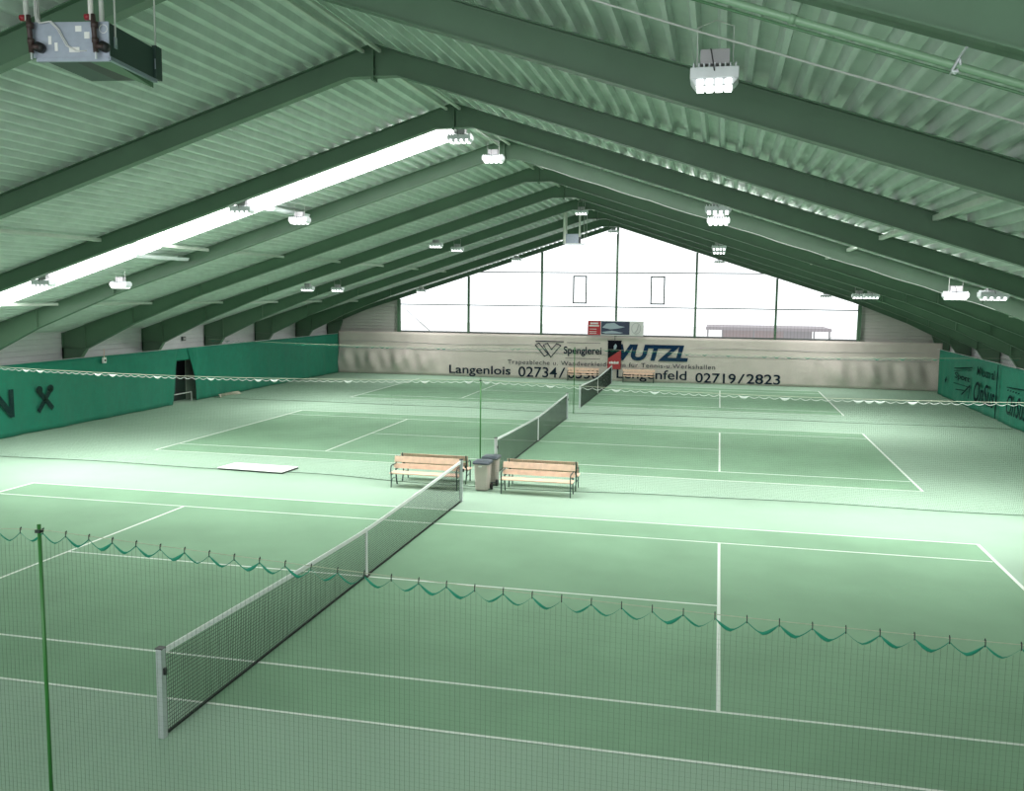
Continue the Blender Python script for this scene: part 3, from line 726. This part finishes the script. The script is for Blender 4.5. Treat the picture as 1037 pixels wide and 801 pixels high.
# ================================================================== LAMPS
def make_lamp(label, power, W=.50):
    t = thing('high_bay_lamp', label, 'lamp', (0, 0, 0), group=None)   # origin at the hanging point on the deck
    H = -.60
    hs = MB(); hs.box((-W/2, -.15, H+.06), (W/2, .15, H+.16))
    for k in range(9): x = -W/2+.03+k*(W-.06)/8; hs.box((x-.008, -.13, H+.16), (x+.008, .13, H+.20))
    hs.prism([(-W/2, -.15, H+.06), (W/2, -.15, H+.06), (W/2-.05, -.13, H), (-W/2+.05, -.13, H)], (0, .28, 0))
    hs.build('housing', M['lampbody'], t, bevel=.008)
    for k in range(4):
        x = -W/2+.09+k*(W-.18)/3
        MB().prism([(x-.03, -.12, H-.012), (x+.03, -.12, H-.012), (x+.03, .12, H-.012), (x-.03, .12, H-.012)], (0, 0, .02)).build('lens', M['lens'], t)
        MB().prism([(x-.027, -.146, H+.050), (x+.027, -.146, H+.050), (x+.024, -.134, H+.004), (x-.024, -.134, H+.004)], (0, -.008, 0)).build('lens', M['lens'], t)
    MB().box((-.13, -.08, H+.20), (.13, .08, H+.33)).build('driver_box', M['driver'], t, bevel=.006)
    for sx in (-.16, .16): MB().cyl((sx, 0, H+.18), (sx, 0, -.06), .005, 6).build('suspension_wire', M['cable'], t)
    MB().tube([(-.16, 0, -.06), (0, 0, .0), (.16, 0, -.06)], .005, 6).build('suspension_wire', M['cable'], t)
    MB().tube([(-.04, -.085, H+.33), (-.03, -.16, H+.28), (0, -.165, H+.12)], .006, 6).build('power_cable', M['blackcable'], t)
    ld = bpy.data.lights.new('lamp_light', 'AREA'); ld.shape = 'RECTANGLE'; ld.size = W-.06; ld.size_y = .24; ld.energy = power; ld.color = (1, .985, .985); ld.spread = math.radians(165)
    lo = bpy.data.objects.new('lamp_light', ld); COL.objects.link(lo); lo.location = (0, 0, H-.02); lo.parent = t
    return t
rows = [(-6.75, 'near'), (6.15, 'bright'), (9.45, 'bright'), (22.6, 'mid'), (25.9, 'mid'), (38.6, 'far')]
rown = {-6.75: '', 6.15: 'nearer row of the skylight bay', 9.45: 'farther row of the skylight bay', 22.6: 'row over the middle court',
        25.9: 'row over the farthest court', 38.6: 'row closest to the far window'}
coln = {-12: 'low on the left slope', -6: 'halfway up the left slope', 0: 'at the ridge', 6: 'halfway up the right slope', 12: 'low on the right slope'}
protos = {}
for ry, kind in rows:
    for rx in (-12, -6, 0, 6, 12):
        if (kind == 'near' and rx != 6) or (rx == 0 and ry == 22.6): continue
        lb = 'white LED hall lamp %s, %s' % (coln[rx], rown[ry])
        if kind == 'near': lb = 'large white LED lamp with four glowing lenses, nearest the camera, top right'
        x = rx+(.12 if rx == 6 else 0)
        if rx < 0: x = rx+.2
        loc = (x, ry, zr(x)-(.22 if rx == 0 else .0))
        if kind not in protos:
            protos[kind] = make_lamp(lb, LAMP_W[kind], .43 if kind == 'near' else .58); protos[kind].location = loc
        else: dup(protos[kind], loc, lb)
# thin conduit strung along the slope past the near lamp
tag(MB().tube([(4.2, -7.2, zr(4.2)-.22), (5.98, -7.2, zr(5.98)-.26), (6.35, -7.2, zr(6.35)-.26), (12, -7.2, zr(12)-.30)], .009, 6).build('conduit', M['cable']), 'thin pale cable line running down the right slope past the nearest lamp', 'cable')
tag(MB().tube([(x, 10.60, zr(x)-.44-.03*abs(math.sin(x*2.2))) for x in [1+.25*k for k in range(50)]], .008, 6).build('conduit', M['cable']), 'thin white line looping along the beam right of the ridge, imitating its bright flange edge', 'cable')  # white strand imitates the bright lower flange edge of this beam

# green pipe under the nearest beam
gp = thing('green_pipe', 'pale green pipe running down the right slope at the top right corner', 'pipe', (0, -9.03, 0))
def gz(x): return 7.20-.335*(x-6.27)
MB().tube([(4.5, 0, gz(4.5)), (7.25, 0, gz(7.25)), (13, 0, gz(13))], .027, 14).build('main_pipe', M['pipegreen'], gp, True)
MB().cyl((6.62, 0, gz(6.62)), (6.66, 0, gz(6.66)), .033, 14).build('coupling', M['pipegreen'], gp, True)
MB().tube([(4.5, .03, gz(4.5)-.045), (13, .03, gz(13)-.045)], .010, 8).build('thin_pipe', M['darkpipe'], gp, True)
xc = 7.65
cb = MB()
cb.tube([(xc, 0, gz(xc)-.055), (xc+.03, -.02, gz(xc)+.0), (xc+.02, -.03, gz(xc)+.04), (xc+.03, -.16, gz(xc)+.07)], .009, 8)
cb.cyl((xc-.02, -.03, gz(xc)-.04), (xc+.02, -.03, gz(xc)+.04), .010, 8); cb.box((xc-.022, -.04, gz(xc)-.05), (xc+.018, .035, gz(xc)-.04))
cb.build('clamp', M['alu'], gp)

# ================================================================== HEATERS
def make_heater(label, loc, rz, full=True):
    """galvanised ceiling heater; front face at y=0 looking -y; x 0..w"""
    t = thing('ceiling_heater', label, 'heater', loc, rz); w, L, h = .88, 1.2, .44
    MB().box((0, 0, .06), (w, .02, h)).build('front_panel', M['galv'], t, bevel=.003)
    MB().box((0, .02, .08), (w, L, h-.01)).build('casing', M['darkpanel'], t, bevel=.004)
    MB().box((.04, -.012, .015), (w, .03, .06)).build('front_flange', M['galv'], t, bevel=.003)
    MB().box((w-.035, .0, .03), (w+.012, L-.1, .07)).build('side_flange', M['galv'], t)
    MB().prism([(w-.50, .03, .06), (w-.03, .03, .06), (w-.03, L-.12, .06), (w-.50, L-.12, .06)], (0, 0, .02)).build('outlet', M['black'], t)
    MB().prism([(w-.30, .05, .04), (w-.04, .05, .055), (w-.04, L-.1, .055), (w-.04, L-.1, -.03)], (-.01, 0, .012)).build('outlet_flap', M['darkpipe'], t)
    MB().box((w-.02, L-.16, .07), (w+.03, L, h+.02)).build('end_cap', M['darkpanel'], t, bevel=.004)
    for (x, y) in ((w+.012, .12), (w+.02, L-.14)):
        MB().tube([(x, y, .22), (x, y, 1.6)], .010, 6).build('threaded_rod', M['greypipe'], t)
        MB().box((x-.003, y-.03, .18), (x+.006, y+.03, .30)).build('rod_bracket', M['galv'], t)
    for k, x in enumerate((.0, .74)):
        p = MB().cyl((x-.03, -.05, .44), (x-.03, -.05, 1.6), .028, 12).build('supply_pipe', M['whitepipe'] if k else M['greypipe'], t, True)
        MB().cyl((x+.055, .02, .44), (x+.055, .02, 1.6), .028, 12).build('supply_pipe', M['greypipe'], t, True)
        v = MB().tube([(x-.01, -.05, .50), (x+.0, -.055, .40), (x+.015, -.055, .10)], .028, 10)
        v.cyl((x+.01, -.055, .36), (x+.01, -.055, .42), .040, 10); v.cyl((x+.013, -.055, .20), (x+.013, -.055, .25), .038, 10)
        v.cyl((x+.015, -.055, .16), (x+.11, -.055, .16), .030, 10); v.build('valve_pipe', M['brown'], t, True)
        MB().cyl((x+.10, -.075, .16), (x+.10, .0, .16), .055, 16).build('valve_head', M['black'], t, True)
        MB().cyl((x-.09, -.06, .47), (x-.035, -.06, .47), .034, 12).build('red_knob', M['red'], t, True)
        MB().cyl((x+.015, -.055, .03), (x+.015, -.055, .10), .012, 8).build('drain_tip', M['alu'], t)
    st = [(.50, .335, .07, .06), (.185, .20, .035, .09), (.255, .13, .035, .09), (.42, .115, .12, .055), (.60, .26, .06, .07)]
    for (x, z, a, b_) in st: MB().box((x, -.005, z), (x+a, .002, z+b_)).build('sticker', M['sticker'], t)
    rgm = MB(); c0 = (.82, .36)
    for k in range(16):
        a0, a1 = 2*math.pi*k/16, 2*math.pi*(k+1)/16
        rgm.tube([(c0[0]+.045*math.cos(a0), -.003, c0[1]+.045*math.sin(a0)), (c0[0]+.045*math.cos(a1), -.003, c0[1]+.045*math.sin(a1))], .004, 4)
    rgm.build('round_badge', M['sticker'], t)
    for dx in (0, .02):
        MB().tube([(.03+dx, .0, 1.5), (.05+dx, -.02, .5), (.10+dx, -.03, .42), (.22+dx, -.03, .44), (.30+dx, -.02, .36), (.40+dx, -.02, .18), (.50+dx, -.01, .125), (.62, .0, .13)], .006, 6).build('cable', M['cable'], t, True)
    return t
make_heater('silver and dark green ceiling heater with white pipes and red valve knobs, top left', (-1.28, -6.5, 7.74), .14)
t2 = thing('ceiling_heater', 'small distant ceiling heater hanging in a white pipe loop near the ridge', 'heater', (-1.27, 28.6, 7.75))
MB().box((.12, 0, 0), (.78, .6, .45)).build('casing', M['galv'], t2, bevel=.01)
MB().box((0, -.03, -.03), (.98, .62, .0)).build('tray', M['lampbody'], t2)
for x in (.07, .80): MB().box((x-.04, -.02, 0), (x+.04, .05, .40)).build('valve_block', M['black'], t2)
MB().tube([(.07, 0, .0), (.07, 0, 1.80), (.14, 0, 1.86), (.46, 0, 1.86), (.58, 0, 1.80), (.76, 0, 1.60), (.80, 0, 1.5), (.80, 0, .3)], [.075]*5+[.05]*3, 8).build('supply_pipe', M['whitepipe'], t2, True)
MB().tube([(.14, .15, 0), (.14, .15, 1.7)], .03, 8).build('supply_pipe', M['whitepipe'], t2, True)
for x in (.95, 1.07): MB().cyl((x, .5, .0), (x, .5, zr(.3)-7.76), .014, 6).build('threaded_rod', M['greypipe'], t2)
MB().tube([(.72, .1, 1.86), (.92, .1, 1.82), (.98, .3, 1.80)], .03, 6).build('elbow', M['whitepipe'], t2, True)
# small white items clipped to the left wall above the curtain
sw = thing('socket_box', 'small pale socket box above the left green curtain beside the first visible column', 'box', (-18.12, 16.95, 2.43))
MB().box((-.02, -.09, -.13), (.06, .09, .1)).build('housing', M['sticker'], sw, bevel=.01); MB().box((.06, -.05, -.06), (.07, .05, .02)).build('socket', M['brown'], sw)
MB().cyl((.02, 0, .1), (.02, 0, .45), .012, 6).build('riser', M['wood'], sw)
sb = thing('socket_box', 'small dark box on the white left wall above the curtain opening', 'box', (-19.19, 24.3, 2.95))
MB().box((-.02, -.13, -.1), (.08, .13, .1)).build('housing', M['framedark'], sb, bevel=.01); MB().box((.08, -.08, -.05), (.09, .08, .05)).build('cover', M['siding_grey'], sb)
